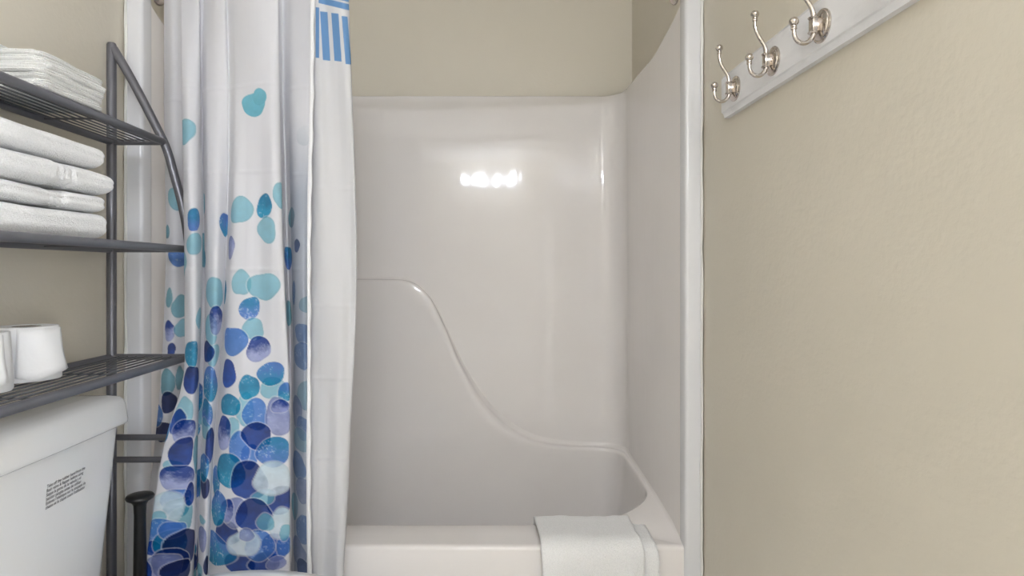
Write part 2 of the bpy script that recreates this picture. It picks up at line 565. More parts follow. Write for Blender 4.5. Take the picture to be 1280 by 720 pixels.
def sheet(ct, nu, zrows, creases):
    """grid of points (rows x nu): spline across the pleats at each height"""
    zr = np.array(zrows)
    npts = len(ct)
    ypix = VY + (CZ - zr) / 1.455 * F
    Xc = np.zeros((len(zr), npts)); Yc = np.zeros((len(zr), npts))
    tz = np.clip((zr - 1.35) / (ROD_Z - 1.35), 0, 1)
    tz = tz * tz * (3 - 2 * tz)
    for k, (xs, Y0) in enumerate(ct):
        xp = np.interp(ypix, LV, xs)
        # smooth the level table a little
        xp = (xp + np.interp(ypix - 18, LV, xs) + np.interp(ypix + 18, LV, xs)) / 3
        Yk = Y0 * (1 - tz) + (rod_y((xs[0] - VX) / F * 1.48) + (Y0 - 1.48) * 0.5) * tz
        Yk = Yk + 0.006 * np.sin(zr * 5.1 + k * 1.7)
        Xc[:, k] = (xp - VX) / F * Yk
        Yc[:, k] = Yk
    # creases left from the packet: fine horizontal ridges
    for zc, amp in creases:
        Yc -= (amp * np.exp(-((zr - zc) / 0.005) ** 2))[:, None]
    # catmull-rom, resampled by arc length of the middle row
    def spline(A, t):
        k = np.clip(t.astype(int), 0, npts - 2)
        u = t - k
        g = lambda j: A[:, np.clip(k + j, 0, npts - 1)]
        a, b, c, d = g(-1), g(0), g(1), g(2)
        return 0.5 * (2 * b + (c - a) * u + (2 * a - 5 * b + 4 * c - d) * u ** 2 + (3 * b - a - 3 * c + d) * u ** 3)
    tt = np.linspace(0, npts - 1, 4000)
    mid = slice(len(zr) // 2, len(zr) // 2 + 1)
    Xm, Ym = spline(Xc[mid], tt)[0], spline(Yc[mid], tt)[0]
    s = np.concatenate([[0], np.cumsum(np.hypot(np.diff(Xm), np.diff(Ym)))])
    su = np.linspace(0, s[-1], nu)
    tu = np.interp(su, s, tt)
    return spline(Xc, tu), spline(Yc, tu), zr, su, tu

def grid_mesh(name, X, Y, zr, color, m, parent):
    R, N = X.shape
    me = bpy.data.meshes.new(name)
    co = np.stack([X, Y, np.repeat(zr[:, None], N, 1)], -1).reshape(-1, 3).astype(np.float32)
    i = np.arange((R - 1) * N).reshape(R - 1, N)[:, :-1].ravel()
    q = np.stack([i, i + 1, i + 1 + N, i + N], 1).astype(np.int32)
    nq = len(q)
    me.vertices.add(len(co)); me.vertices.foreach_set('co', co.ravel())
    me.loops.add(nq * 4); me.loops.foreach_set('vertex_index', q.ravel())
    me.polygons.add(nq)
    me.polygons.foreach_set('loop_start', np.arange(0, nq * 4, 4, dtype=np.int32))
    me.update(calc_edges=True)
    me.polygons.foreach_set('use_smooth', np.ones(nq, dtype=bool))
    if color is not None:
        at = me.color_attributes.new('print', 'FLOAT_COLOR', 'POINT')
        c = np.concatenate([color.reshape(-1, 3), np.ones((len(co), 1))], 1).astype(np.float32)
        at.data.foreach_set('color', c.ravel())
    me.materials.append(m)
    o = bpy.data.objects.new(name, me)
    COL.objects.link(o)
    if parent is not None:
        o.parent = parent
        off = parent.location
        me.transform(Matrix.Translation(-off))
    return o

rng = np.random.RandomState(7)
LAT = rng.rand(256, 256)
def vnoise(x, y):
    xi, yi = np.floor(x).astype(int), np.floor(y).astype(int)
    fx, fy = x - xi, y - yi
    fx, fy = fx * fx * (3 - 2 * fx), fy * fy * (3 - 2 * fy)
    g = lambda a, b: LAT[(xi + a) % 256, (yi + b) % 256]
    return (g(0, 0) * (1 - fx) + g(1, 0) * fx) * (1 - fy) + (g(0, 1) * (1 - fx) + g(1, 1) * fx) * fy
def fbm(x, y):
    return 0.5 * vnoise(x, y) + 0.3 * vnoise(x * 2.1 + 7, y * 2.1 + 3) + 0.2 * vnoise(x * 4.3 + 1, y * 4.3 + 9)

WHITE = np.array([0.745, 0.745, 0.785])
def lc(r, g, b):
    return np.array(srgb(r, g, b)[:3])
PAL = {  # top colour, bottom colour, speckle
    't': (lc(122, 186, 204), lc(114, 180, 200), 0.0),
    'T': (lc(122, 186, 204), lc(114, 180, 200), 0.0),
    'k': (lc(88, 160, 178), lc(76, 150, 170), 0.1),
    'c': (lc(4, 122, 164), lc(16, 142, 182), 0.3),
    'd': (lc(10, 124, 172), lc(80, 122, 196), 0.5),
    'q': (lc(74, 124, 196), lc(14, 136, 178), 0.65),
    'p': (lc(76, 128, 202), lc(84, 130, 200), 0.45),
    'n': (lc(2, 42, 112), lc(4, 62, 146), 0.0),
    'r': (lc(4, 58, 142), lc(8, 78, 172), 0.0),
    'b': (lc(4, 28, 82), lc(6, 38, 100), 0.0),
    'l': (lc(10, 58, 140), lc(158, 166, 208), 0.15),
    'g': (lc(130, 142, 192), lc(155, 162, 202), 0.2),
    'w': (lc(196, 218, 228), lc(208, 222, 232), 0.2),
}
# (segment, x, y, rx, ry, kind): segment is a range of control points of the sheet
SEG = {'A': (0, 2.6), 'B': (4.6, 9.0), 'C': (9.0, 13.0), 'D': (13.0, 18.6), 'E': (19.3, 23)}
PEB = [
 ('D',317,130,15,14,'T'),('D',325,121,8.5,10,'T'),('B',230,166,13,16,'t'),('E',379,173,6,13,'k'),
 ('A',221,250,12,14,'t'),('A',209,290,4,9,'k'),('A',224,320,14,14,'p'),
 ('B',244,275,9,15,'d'),('C',254,252,7,14,'t'),('B',247,305,13,13.5,'t'),('C',255,323,7,13,'c'),
 ('C',282,280,9,15,'q'),('D',299,263,15,17,'t'),('D',288,309,8,14,'g'),
 ('D',331,258,8,16,'c'),('D',334,288,10,17,'t'),('D',350,244,9,16,'t'),('E',364,272,8,12,'k'),('E',361,322,9,15,'d'),('E',371,308,4,8,'n'),
 ('D',301,353,11,17,'t'),('C',266,366,14,20,'t'),('D',281,366,7,14,'c'),('D',331,358,16,18,'t'),
 ('D',312,385,12,15,'d'),('C',262,412,11,19,'t'),('C',271,400,10,17,'l'),('B',249,398,8,13,'t'),
 ('A',211,372,4,13,'k'),('A',225,383,10,14,'k'),('A',211,412,6,13,'l'),('A',228,410,9,12,'t'),
 ('D',317,411,13,14,'t'),('D',290,426,14.5,19,'p'),('E',360,393,8,15,'k'),('E',367,366,4,15,'p'),('E',383,380,6,11,'t'),('E',378,415,10,12,'p'),
 ('A',214,436,5,9,'n'),('A',208,475,9,15,'k'),('A',225,472,5,14,'k'),('A',210,500,10,12,'b'),('A',200,535,11,12,'b'),('A',196,518,8,14,'p'),
 ('B',239,442,10,18,'c'),('C',266,444,10,14,'t'),('C',259,440,10,14,'n'),('B',243,474,13,17,'n'),('C',261,480,13,20,'q'),
 ('D',284,468,9.5,17,'r'),('D',324,436,14.5,15.5,'l'),('D',340,485,14,13,'t'),('D',338,467,15,15.5,'q'),
 ('D',306,512,10,19,'t'),('D',311,484,11,15,'c'),('D',285,507,11,13.5,'c'),('C',257,516,11,17,'d'),('D',320,518,14,18,'p'),
 ('D',358,490,7,12,'q'),('D',348,522,14,22,'g'),('D',350,508,9,8,'l'),
 ('E',376,442,10,18,'p'),('E',381,490,9,16,'t'),('E',370,512,9,18,'g'),('E',379,530,8,14,'p'),
 ('B',229,513,11,17,'t'),('B',221,526,8,14,'r'),
 ('C',256,536,11,12,'t'),('B',246,570,9,22,'k'),('B',235,538,14,15,'l'),('B',213,563,8,13,'q'),('B',213,580,8,7,'t'),('B',231,564,12.5,17,'n'),('B',225,596,18,15.5,'l'),
 ('C',263,556,9,20,'n'),('C',255,607,11,13,'b'),('C',254,584,11,17.5,'q'),
 ('D',290,535,7,14,'t'),('D',278,543,10,19,'l'),('D',312,570,9,14,'p'),('D',298,560,11.5,19,'p'),('D',322,545,15.5,16,'n'),
 ('D',270,608,9,18,'q'),('D',284,590,15.5,21.5,'c'),('D',341,566,18,17,'d'),('D',311,601,18,23,'n'),('D',352,626,16,16,'n'),('D',330,622,12,9,'t'),('D',341,599,21,18.5,'w'),
 ('E',375,545,10,14,'t'),('E',371,578,10,16,'p'),('E',379,606,9,16,'g'),('E',368,632,9,15,'t'),('E',378,655,9,17,'p'),('E',371,685,11,16,'g'),('E',379,706,8,14,'n'),
 ('B',222,621,13,11,'p'),('B',227,632,10,11,'c'),('B',233,645,11,17,'k'),('B',238,618,6,13,'n'),('B',203,632,15,18,'w'),('B',195,650,9,14,'t'),
 ('B',198,667,19,19,'p'),('B',190,682,10,9,'r'),('B',213,675,12,15,'c'),('B',215,660,9,10,'p'),('B',235,683,12,22,'b'),('B',215,700,15,16,'n'),('B',195,706,17,16,'g'),('B',228,711,12,13,'b'),('B',180,712,8,14,'r'),
 ('C',252,672,10,14,'g'),('C',246,692,7,15,'n'),('C',252,650,7,5,'t'),('C',249,714,8,8,'t'),('C',258,706,7,11,'b'),
 ('D',281,668,14.5,14,'n'),('D',291,641,13.5,19,'g'),('D',283,640,7,14,'l'),('D',271,641,13,20,'q'),('D',319,645,17,20.5,'n'),
 ('D',298,706,14,13,'n'),('D',331,703,15,12,'n'),('D',345,684,13,17,'r'),('D',356,684,9,11,'p'),('D',267,693,22,20,'q'),('D',325,682,15,17,'p'),('D',346,704,9,8,'g'),
 ('D',352,656,13,17,'w'),('D',332,653,8.5,10.5,'t'),('D',357,667,6,9,'t'),('D',304,680,15.5,15,'w'),('D',308,669,7,7,'g'),
]
NUc = 520
zrows = np.concatenate([np.linspace(1.912, 0.40, 860), np.linspace(0.395, 0.14, 60)])
CX, CY, zr, su, tu = sheet(CT, NUc, zrows, [(1.615, .0012), (1.405, .0012), (1.172, .0014), (0.90, .001)])
PXc = VX + CX / CY * F
PYc = VY + (CZ - zr)[:, None] / CY * F
col = np.ones(CX.shape + (3,)) * WHITE
col *= (1 + 0.02 * (fbm(su[None, :] * 90 + 0 * zr[:, None], zr[:, None] * 30) - 0.5))[..., None]
Sg, Zg = np.meshgrid(su, zr)
def paint(sc, zc, rx, ry, kind, seed, span=None, fade=0.0):
    r = np.random.RandomState(seed)
    j0, j1 = np.searchsorted(su, [sc - rx * 1.5, sc + rx * 1.5])
    if span is not None:
        j0, j1 = max(j0, span[0]), min(j1, span[1])
    i0, i1 = np.searchsorted(-zr, [-(zc + ry * 1.5), -(zc - ry * 1.5)])
    if j1 <= j0 or i1 <= i0:
        return
    S, Z = Sg[i0:i1, j0:j1], Zg[i0:i1, j0:j1]
    dx, dz = (S - sc) / rx, (Z - zc) / ry
    a = np.arctan2(dz, dx)
    rr = 1 + 0.07 * np.cos(2 * a + r.rand() * 6.3) + 0.055 * np.cos(3 * a + r.rand() * 6.3) + 0.02 * np.cos(5 * a + r.rand() * 6.3)
    d = np.hypot(dx, dz) / rr
    rad = min(rx, ry)
    soft = 0.0011 / rad
    inside = np.clip((1 - d) / soft + 0.5, 0, 1)
    halo = np.clip((1 + 0.0028 / rad - d) / soft, 0, 1) * 0.35
    c1, c2, sp = PAL[kind]
    n1 = fbm(S * 55 + seed * 3.1, Z * 55 + seed)
    n2 = fbm(S * 260 + seed, Z * 260)
    t = np.clip(0.5 - dz * 0.75 + (n1 - 0.5) * 1.3, 0, 1)
    if kind == 'l':
        t = np.clip(0.45 - dz * 1.0 + (n1 - 0.5) * 1.2 + (n2 - .5) * .7, 0, 1)
    c = c1 * (1 - t)[..., None] + c2 * t[..., None]
    c = c * (0.86 + 0.28 * n1)[..., None]
    if sp:
        k = np.clip((n2 - 0.60) * 9, 0, 1) * np.clip((n1 - 0.50) * 9, 0, 1) * sp
        c = c * (1 - k)[..., None] + np.array([.62, .76, .82]) * k[..., None]
    rim = np.clip((d - 0.86) / 0.14, 0, 1) * (0.18 if kind in 'tkwg' else 0.08)
    c = c * (1 - rim)[..., None]
    al = inside * (0.80 if kind in 'tk' else 0.55 if kind == 'w' else 0.93)
    if kind == 'w':
        al = inside * (0.55 + 0.4 * n1)
    blk = col[i0:i1, j0:j1]
    if kind == 'T':
        al, halo = inside, halo * 0
    elif kind != 'w':
        c = c * (0.62 + 0.38 * np.clip(blk / WHITE, 0, 1))
    h = (halo * (1 - inside))[..., None]
    blk[:] = blk * (1 - h) + WHITE * h
    blk[:] = blk * (1 - al[..., None]) + c * al[..., None]
# pebbles on the stretches the photograph does not show: same print, scattered
rs = np.random.RandomState(11)
kinds_hi, kinds_lo = 'tttkp', 'npqcrtlgdnb'
span_hidden = [(2.7, 4.7), (9.0, 9.6), (18.6, 19.4)]
for n in range(240):
    t = rs.uniform(0, len(CT) - 1)
    hid = any(a <= t <= b for a, b in span_hidden)
    z = rs.uniform(0.14, 1.35)
    dens = min(1.0, (1.45 - z) / 0.75) ** 1.6
    if rs.rand() > dens:
        continue
    low = z < 0.40
    if not (hid or low):
        continue
    s = np.interp(t, tu, su)
    k = (kinds_hi if z > 0.95 else kinds_lo)
    paint(s, z, rs.uniform(.02, .034), rs.uniform(.028, .04), k[rs.randint(len(k))], 1000 + n)
for n, (sg, x, y, rx, ry, kd) in enumerate(PEB):
    t0, t1 = SEG[sg]
    j0, j1 = np.searchsorted(tu, [t0, t1])
    j1 = max(j1, j0 + 3)
    i = int(np.argmin(np.abs(PYc[:, (j0 + j1) // 2] - y)))
    xs = PXc[i, j0:j1]
    j = j0 + int(np.argmin(np.abs(xs - x)))
    # metres per pixel across the cloth here
    w = max(3, int(6))
    ja, jb = max(j0, j - w), min(j1 - 1, j + w)
    dpx = abs(PXc[i, jb] - PXc[i, ja]) + 1e-6
    mpp = np.clip((su[jb] - su[ja]) / dpx, 0.0017, 0.0025)
    off = (x - PXc[i, j]) * mpp
    paint(su[j] + off, zr[i], rx * mpp * (1.5 if sg == 'E' else 1.08 if y < 470 else 1.13), ry * CY[i, j] / F * (1.0 if y < 470 else 1.07), kd, n + 1, (j0, j1))
# the turned-over edge shows the paler reverse of the cloth
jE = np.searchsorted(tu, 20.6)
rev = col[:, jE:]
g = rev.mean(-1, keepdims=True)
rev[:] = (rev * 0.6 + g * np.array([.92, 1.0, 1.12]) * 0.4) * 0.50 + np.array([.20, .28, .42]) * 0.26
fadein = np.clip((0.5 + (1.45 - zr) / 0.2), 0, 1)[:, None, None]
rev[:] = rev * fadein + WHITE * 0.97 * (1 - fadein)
curt = empty('shower_curtain', (-0.60, 1.50, 0.14), 'white shower curtain printed with blue and teal watercolour pebbles, gathered at left', 'curtain')
grid_mesh('curtain_fabric', CX, CY, zr, col, M['fabric'], curt)
# stitched hem along the free edge
M['hem'] = bump(mat('hem_cloth', (0.80, 0.80, 0.82), 0.7), 500, 0.3, 0.002)
st = list(range(0, len(zr), 8)) + [len(zr) - 1]
hv = []
for i in st:
    x, y, z = CX[i, -1], CY[i, -1], zr[i]
    w = 0.0065 + 0.0012 * math.sin(z * 60)
    hv.append([(x - .003, y - .003, z), (x + w * .4, y - .003, z), (x + w, y - .0015, z), (x + w, y + .0015, z), (x - .003, y + .002, z)])
v, f = loft(hv, True, True, True)
pyd('hem', v, f, M['hem'], curt)

# ------------------------------------------------------------------ white liner with striped header
LT = [
    (row(372, 372, 372, 372, 373, 374, 374, 374, 374, 374, 374, 374, 374), 1.555),
    (row(388, 389, 388, 387, 387, 387, 387, 387, 387, 387, 387, 387, 387), 1.522),
    (row(396, 399, 401, 401, 400, 400, 400, 400, 399, 398, 397, 396, 394), 1.516),
    (row(406, 410, 413, 414, 413, 412, 411, 411, 410, 409, 408, 405, 402), 1.519),
    (row(416, 421, 425, 427, 426, 424, 423, 422, 421, 420, 419, 414, 410), 1.516),
    (row(426, 432, 436, 438, 437, 435, 433, 432, 430, 429, 427, 422, 417), 1.517),
    (row(433, 439, 443, 445.5, 444.5, 442.5, 441, 439.5, 437.5, 436, 434, 429.5, 424), 1.522),
    (row(434, 440, 444, 446.5, 445.5, 443, 441.5, 440, 438, 436.5, 434.5, 430, 424), 1.545),
]
zrl = np.concatenate([np.linspace(1.912, 1.60, 240), np.linspace(1.597, 0.14, 480)])
LX, LY, zl, sl, tl = sheet(LT, 150, zrl, [(1.375, .0012), (1.08, .0012), (0.90, .0014), (0.70, .0012), (0.52, .001)])
LPX = VX + LX / LY * F
LPY = VY + (CZ - zl)[:, None] / LY * F
lcol = np.ones(LX.shape + (3,)) * np.array([0.725, 0.725, 0.745])
BLUE = lc(108, 150, 198)
def band(a, lo, hi, s=0.5):
    return np.clip((a - lo) / s + .5, 0, 1) * np.clip((hi - a) / s + .5, 0, 1)
msk = np.zeros(LX.shape)
sk = np.clip((LPX - 400) / 34, -0.5, 1.3)
for (xa, xb, ya, yb, d, w) in [(400, 403.6, 14, 75, 0, 9.3), (414, 418, 16, 76, 0, 9.0), (427, 432, 20, 80, 0, 7.3), (394.6, 394.5, 9, 72, 0, 4.5), (388.5, 389.5, 22, 67, 0, 3.0)]:
    tt_ = np.clip((LPY - ya) / (yb - ya), 0, 1)
    left = xa + (xb - xa) * tt_
    slant = (LPX - left) * 0.12
    msk = np.maximum(msk, band(LPX, left, left + w) * band(LPY - slant, ya, yb))
slope = (LPX - 400) * 0.24
msk = np.maximum(msk, band(LPY - slope, -3.5, 4.2) * (LPX > 398))
msk = np.maximum(msk, band(LPY - slope, -12, -6) * (LPX > 398))
msk = np.maximum(msk, band(LPY - slope, -32, -18) * (LPX > 398))
lcol = lcol * (1 - msk[..., None]) + BLUE * msk[..., None]
linr = empty('curtain_liner', (-0.37, 1.52, 0.14), 'plain white curtain liner with blue striped header beside the printed curtain', 'curtain')
grid_mesh('liner_panel', LX, LY, zl, lcol, M['linerfab'], linr)

# curtain rod
rod = empty('curtain_rod', (-0.16, 1.66, ROD_Z), 'curved brushed nickel shower rod above the tub, its end flange at the left', 'curtain rod')
rx0, rx1 = XL + 0.006, xr(1.66) - 0.008
tube('rod_tube', [(rx0 + (rx1 - rx0) * i / 40, rod_y(rx0 + (rx1 - rx0) * i / 40), ROD_Z) for i in range(41)], 0.0125, M['nickel'], rod, 18)
for x, sgn in ((XL + 0.003, 1), (xr(1.66) - 0.003, -1)):
    lathe('rod_flange', [(0.031, 0), (0.031, 0.006 * sgn), (0.024, 0.014 * sgn), (0.0155, 0.020 * sgn), (0.0155, 0.032 * sgn)], (x, rod_y(x), ROD_Z), M['nickel'], rod, 'X', 28)

# ------------------------------------------------------------------ hook rail on the right wall
rail = empty('hook_rail_board', (XW1, 1.09, 1.53), 'long white wooden hook board on the right wall', 'board')
prof = [(0.0, 0.0), (0.0, 0.098), (0.013, 0.098), (0.0185, 0.090), (0.0185, 0.013), (0.0155, 0.011), (0.0125, 0.0045), (0.0115, 0.0)]
Y0r, Y1r = 0.70, 1.428
zb_ = 1.527
def rail_loop(Y, ins):
    return [(XW1 - max(0.0, d - (ins if d > 0.005 else 0)), Y, zb_ + (0.049 + (h - 0.049) * (1 - ins / 0.05))) for d, h in prof]
v, f = loft([rail_loop(Y0r, .004), rail_loop(Y0r + .004, 0), rail_loop(Y1r - .004, 0), rail_loop(Y1r, .004)], True, True, True)
pyd('board', v, f, M['board'], rail, True, 25)
hook_names = ['double nickel coat hook nearest the shower, first from the board end',
              'double nickel coat hook between two others, second from the shower',
              'third double nickel coat hook from the shower, cut by the top of the picture',
              'fourth double nickel coat hook from the shower end of the white board']
hook_src = None
def make_hook(Y):
    xb = XW1 - 0.0185
    zc = 1.573
    h = empty('coat_hook', (xb, Y, zc), hook_names[0], 'hook', 'coat hooks on the white board')
    lathe('base_plate', [(0.0275, 0.0), (0.0275, -0.002), (0.0255, -0.0035), (0.0235, -0.0035), (0.0225, -0.005), (0.019, -0.0065), (0.010, -0.008), (0.0, -0.008)], (xb, Y, zc), M['nickel'], h, 'X', 40, 30)
    box('clamp', xb - 0.019, xb - 0.004, Y - 0.0075, Y + 0.0075, zc - 0.010, zc + 0.012, M['nickel'], h, 0.002)
    for dz in (-0.011, 0.013):
        lathe('clamp_collar', [(0.0, -0.0015), (0.0075, -0.0015), (0.0085, 0.0), (0.0075, 0.0015), (0.0, 0.0015)], (xb - 0.0145, Y, zc + dz), M['nickel'], h, 'Z', 20)
    c = [(xb - 0.014, 0.010), (xb - 0.0145, 0.020), (xb - 0.018, 0.031), (xb - 0.026, 0.044), (xb - 0.033, 0.057), (xb - 0.0355, 0.069), (xb - 0.0355, 0.079)]
    pts = smooth_path([(x, Y, zc + z) for x, z in c], 26)
    up = tube('upper_prong', pts, [0.0042 - 0.0009 * i / 26 for i in range(27)], M['nickel'], h, 12)
    c = [(xb - 0.014, -0.008), (xb - 0.0155, -0.017), (xb - 0.022, -0.0255), (xb - 0.031, -0.0285), (xb - 0.040, -0.025), (xb - 0.0455, -0.016), (xb - 0.0465, -0.004)]
    pts = smooth_path([(x, Y, zc + z) for x, z in c], 26)
    lo = tube('lower_prong', pts, [0.0042 - 0.0009 * i / 26 for i in range(27)], M['nickel'], h, 12)
    for (x, z, prong) in ((xb - 0.0355, 0.079, up), (xb - 0.0465, -0.004, lo)):
        pr = [(0.0, -0.002), (0.0045, -0.002), (0.005, -0.0005), (0.0045, 0.001), (0.0035, 0.0015), (0.0048, 0.0025), (0.0048, 0.004), (0.0032, 0.0045)]
        pr += [(0.0077 * math.sin(a), 0.0112 - 0.0077 * math.cos(a)) for a in [math.pi * (0.2 + 0.8 * i / 10) for i in range(10)]] + [(0.0, 0.0189)]
        lathe('finial', pr, (x, Y, zc + z), M['nickel'], prong, 'Z', 20, 40)
    return h
for k, Y in enumerate((1.345, 1.168, 1.0, 0.825)):
    if hook_src is None:
        hook_src = make_hook(Y)
    else:
        h = hook_src.copy(); COL.objects.link(h)
        h.location.y = Y
        for ch in hook_src.children:
            c = ch.copy(); COL.objects.link(c); c.parent = h
            for g in ch.children:
                d = g.copy(); COL.objects.link(d); d.parent = c
        h['label'] = hook_names[k]

# ------------------------------------------------------------------ over-toilet shelf
FARY, NEARY = 1.50, 0.80
XBk = -0.921
etag = empty('bathroom_shelf_rack', (-0.83, 1.15, 0), 'dark grey metal over-toilet rack with three wire shelves against the left wall', 'shelf')
for Y in (FARY, NEARY):
    tube('rear_post', [(XBk, Y, 0.0), (XBk, Y, 1.727), (XBk, Y, 1.732)], [0.0112, 0.0112, 0.009], M['pewter'], etag, 16)
    cp = [(-0.916, 1.718), (-0.884, 1.664), (-0.849, 1.60), (-0.812, 1.528), (-0.785, 1.470), (-0.765, 1.40), (-0.746, 1.33), (-0.732, 1.25), (-0.724, 1.15), (-0.724, 0.8), (-0.724, 0.4), (-0.724, 0.0)]
    tube('front_post', smooth_path([(x, Y, z) for x, z in cp], 60), 0.0105, M['pewter'], etag, 14)
    for z in (0.757, 0.702):
        tube('side_brace', [(XBk, Y, z), (-0.724, Y, z)], 0.0075, M['pewter'], etag, 12)
SH = [(1.487, -0.790), (1.222, -0.728), (0.956, -0.728)]
for zi, (z, xf) in enumerate(SH):
    bm = bmesh.new()
    for a, b, r in (((xf, NEARY, z), (xf, FARY, z), .0085), ((XBk, NEARY, z), (XBk, FARY, z), .0085), ((XBk, NEARY, z), (xf, NEARY, z), .0075), ((XBk, FARY, z), (xf, FARY, z), .0075)):
        a, b = Vector(a), Vector(b)
        q = (b - a).to_track_quat('Z', 'Y').to_matrix().to_4x4()
        bmesh.ops.create_cone(bm, cap_ends=True, segments=14, radius1=r, radius2=r, depth=(b - a).length, matrix=Matrix.Translation((a + b) / 2) @ q)
    sh = from_bm('shelf_frame', bm, M['pewter'], etag, True, 50)
    nw = 8 if zi else 7
    for k in range(nw):
        x = XBk + (xf - XBk) * (k + 1) / (nw + 1)
        tube('shelf_wire', [(x, NEARY, z + 0.002), (x, FARY, z + 0.002)], 0.0019, M['wire'], sh, 6)
    for Y in (1.02, 1.26):
        tube('cross_wire', [(XBk, Y, z - 0.0018), (xf, Y, z - 0.0018)], 0.0022, M['wire'], sh, 6)

# ------------------------------------------------------------------ folded bath towels
def towel_mesh(name, x0, x1_, y0, y1_, z0, z1, seed, m, parent=None, band_y=None, roll=1.0, sag=0.006, layers=2, nY=90, nC=64):
    """folded cloth: closed cross-section with a rolled front fold, swept along Y"""
    r = random.Random(seed)
    th = z1 - z0
    ph = [r.uniform(0, 6.28) for _ in range(8)]
    loops = []
    for j in range(nY + 1):
        t = j / nY
        # rounded far and near ends
        e = 1.0
        Y = y0 + (y1_ - y0) * t
        de = min(Y - y0, y1_ - Y)
        re = min(0.012, th * .4)
        if de < re:
            q = 1 - de / re
            e = math.sqrt(max(0.0, 1 - q * q)) * 0.7 + 0.3
        l = []
        for c in range(nC):
            a = 2 * math.pi * c / nC
            ca, sa = math.cos(a), math.sin(a)
            hx, hz = (x1_ - x0) / 2, th / 2
            # superellipse: flat top and bottom, round front
            ex = 2.0 / (2.0 + 0.9 * (hx / hz - 1)) if True else 1
            X = math.copysign(abs(ca) ** 0.48, ca) * hx
            Z = math.copysign(abs(sa) ** 0.62, sa) * hz
            Z *= e
            X = X - (1 - e) * 0.010 * math.copysign(1, X)
            if ca > 0.2 and layers > 1:                  # groove where the two halves meet at the back-folded front
                X -= 0.0022 * math.exp(-(Z / (0.10 * th)) ** 2) * roll
            w = 0.0018 * math.sin(Y * 21 + ph[0] + a) + 0.0012 * math.sin(Y * 47 + ph[1] + 2 * a)
            X += w * 1.2
            Z += 0.0012 * math.sin(Y * 17 + ph[2] + X * 20) * (1 if sa > 0 else 0.2) - (sag * (t ** 3) if sa > 0 else 0) 
            if band_y:
                for by, bw in band_y:
                    d = abs(Y - by)
                    k = sst(bw + .003, bw - .001, d) * 0.0038 - sst(.005, .002, abs(d - bw * .35)) * 0.0022
                    X -= k * ca
                    Z -= k * sa
            l.append(((x0 + x1_) / 2 + X, Y, (z0 + z1) / 2 + Z))
        loops.append(l)
    v, f = loft(loops, True, True, True)
    return pyd(name, v, f, m, parent, True, 70)
tz = SH[1][0] + 0.0088
tw = [(0.052, 1.214, -0.748, None, 'bottom white bath towel of the stack on the middle shelf', 0.0),
      (0.036, 1.210, -0.752, [(1.075, .021)], 'thin white bath towel second from the bottom of the stack', 0.0),
      (0.050, 1.224, -0.744, [(1.085, .023)], 'white bath towel with woven band, second from the top of the stack', 0.004),
      (0.050, 1.208, -0.750, None, 'topmost plump white bath towel of the stack on the middle shelf', 0.005)]
for k, (th, ye, xf, bd, lab, sg) in enumerate(tw):
    o = towel_mesh('bath_towel', -0.925, xf, 0.815, ye, tz, tz + th, 20 + k, M['terry'], None, bd, 1.0 if k != 1 else 1.6, sg)
    tag(o, lab, 'towel', 'bath towels stacked on the middle shelf')
    tz += th - 0.0004

# ------------------------------------------------------------------ washcloths on the top shelf
def cloth_stack(x0, x1_, y0, y1_, z0, n, th, seed, labels, lean=0.0):
    r = random.Random(seed)
    z = z0
    for k in range(n):
        t = th * r.uniform(0.8, 1.25)
        jx, jy = r.uniform(-.006, .006), r.uniform(-.005, .005)
        o = washcloth(x0, x1_ + jx, y0 + r.uniform(-.010, .006) + lean * k, y1_ + jy, z, z + t, seed * 31 + k)
        tag(o, labels[k], 'washcloth', 'washcloths on the top shelf')
        z += t - 0.0006
    return z
def washcloth(x0, x1_, y0, y1_, z0, z1, seed):
    """a square cloth folded in four: a soft slab with a lengthwise fold groove on every open side"""
    r = random.Random(seed)
    th = z1 - z0
    ph = [r.uniform(0, 6.28) for _ in range(6)]
    n = 26
    v, f = [], []
    lv = 7
    ring = []
    nside = 4 * n
    for q in range(lv):
        s = q / (lv - 1) * 2 - 1                # -1 bottom .. 1 top
        ins = 0.0045 * (abs(s) ** 3) + 0.0022 * math.exp(-(s / .16) ** 2)
        l = []
        for e in range(nside):
            side, u = divmod(e, n)
            u = u / n
            if side == 0: X, Y = x0 + (x1_ - x0) * u, y0
            elif side == 1: X, Y = x1_, y0 + (y1_ - y0) * u
            elif side == 2: X, Y = x1_ - (x1_ - x0) * u, y1_
            else: X, Y = x0, y1_ - (y1_ - y0) * u
            cx, cy = (x0 + x1_) / 2, (y0 + y1_) / 2
            hx, hy = (x1_ - x0) / 2, (y1_ - y0) / 2
            a, b = (X - cx) / hx, (Y - cy) / hy
            cr = max(0, abs(a) + abs(b) - 1.86) * 0.05
            X = cx + a * (hx - ins - cr) + 0.0016 * math.sin(Y * 60 + ph[0] + s)
            Y = cy + b * (hy - ins - cr) + 0.0016 * math.sin(X * 55 + ph[1] + s)
            Z = (z0 + z1) / 2 + s * th / 2 + 0.0009 * math.sin(X * 40 + ph[2]) * math.sin(Y * 33 + ph[3])
            l.append((X, Y, Z))
        ring.append(l)
    v, f = loft(ring, True, True, True)
    return pyd('washcloth', v, f, M['wash'], None, True, 60)
wl = ['bottom white washcloth resting on the wires of the top shelf',
      'white washcloth second from the bottom of the washcloth pile', 'white washcloth third from the bottom of the washcloth pile',
      'white washcloth in the middle of the washcloth pile', 'white washcloth third from the top of the washcloth pile',
      'white washcloth second from the top of the washcloth pile', 'topmost full-width white washcloth of the pile on the top shelf']
ztop = cloth_stack(-0.922, -0.783, 1.075, 1.262, SH[0][0] + 0.009, 7, 0.0100, 3, wl)
o = washcloth(-0.925, -0.862, 1.00, 1.135, ztop - 0.0002, ztop + 0.011, 77)
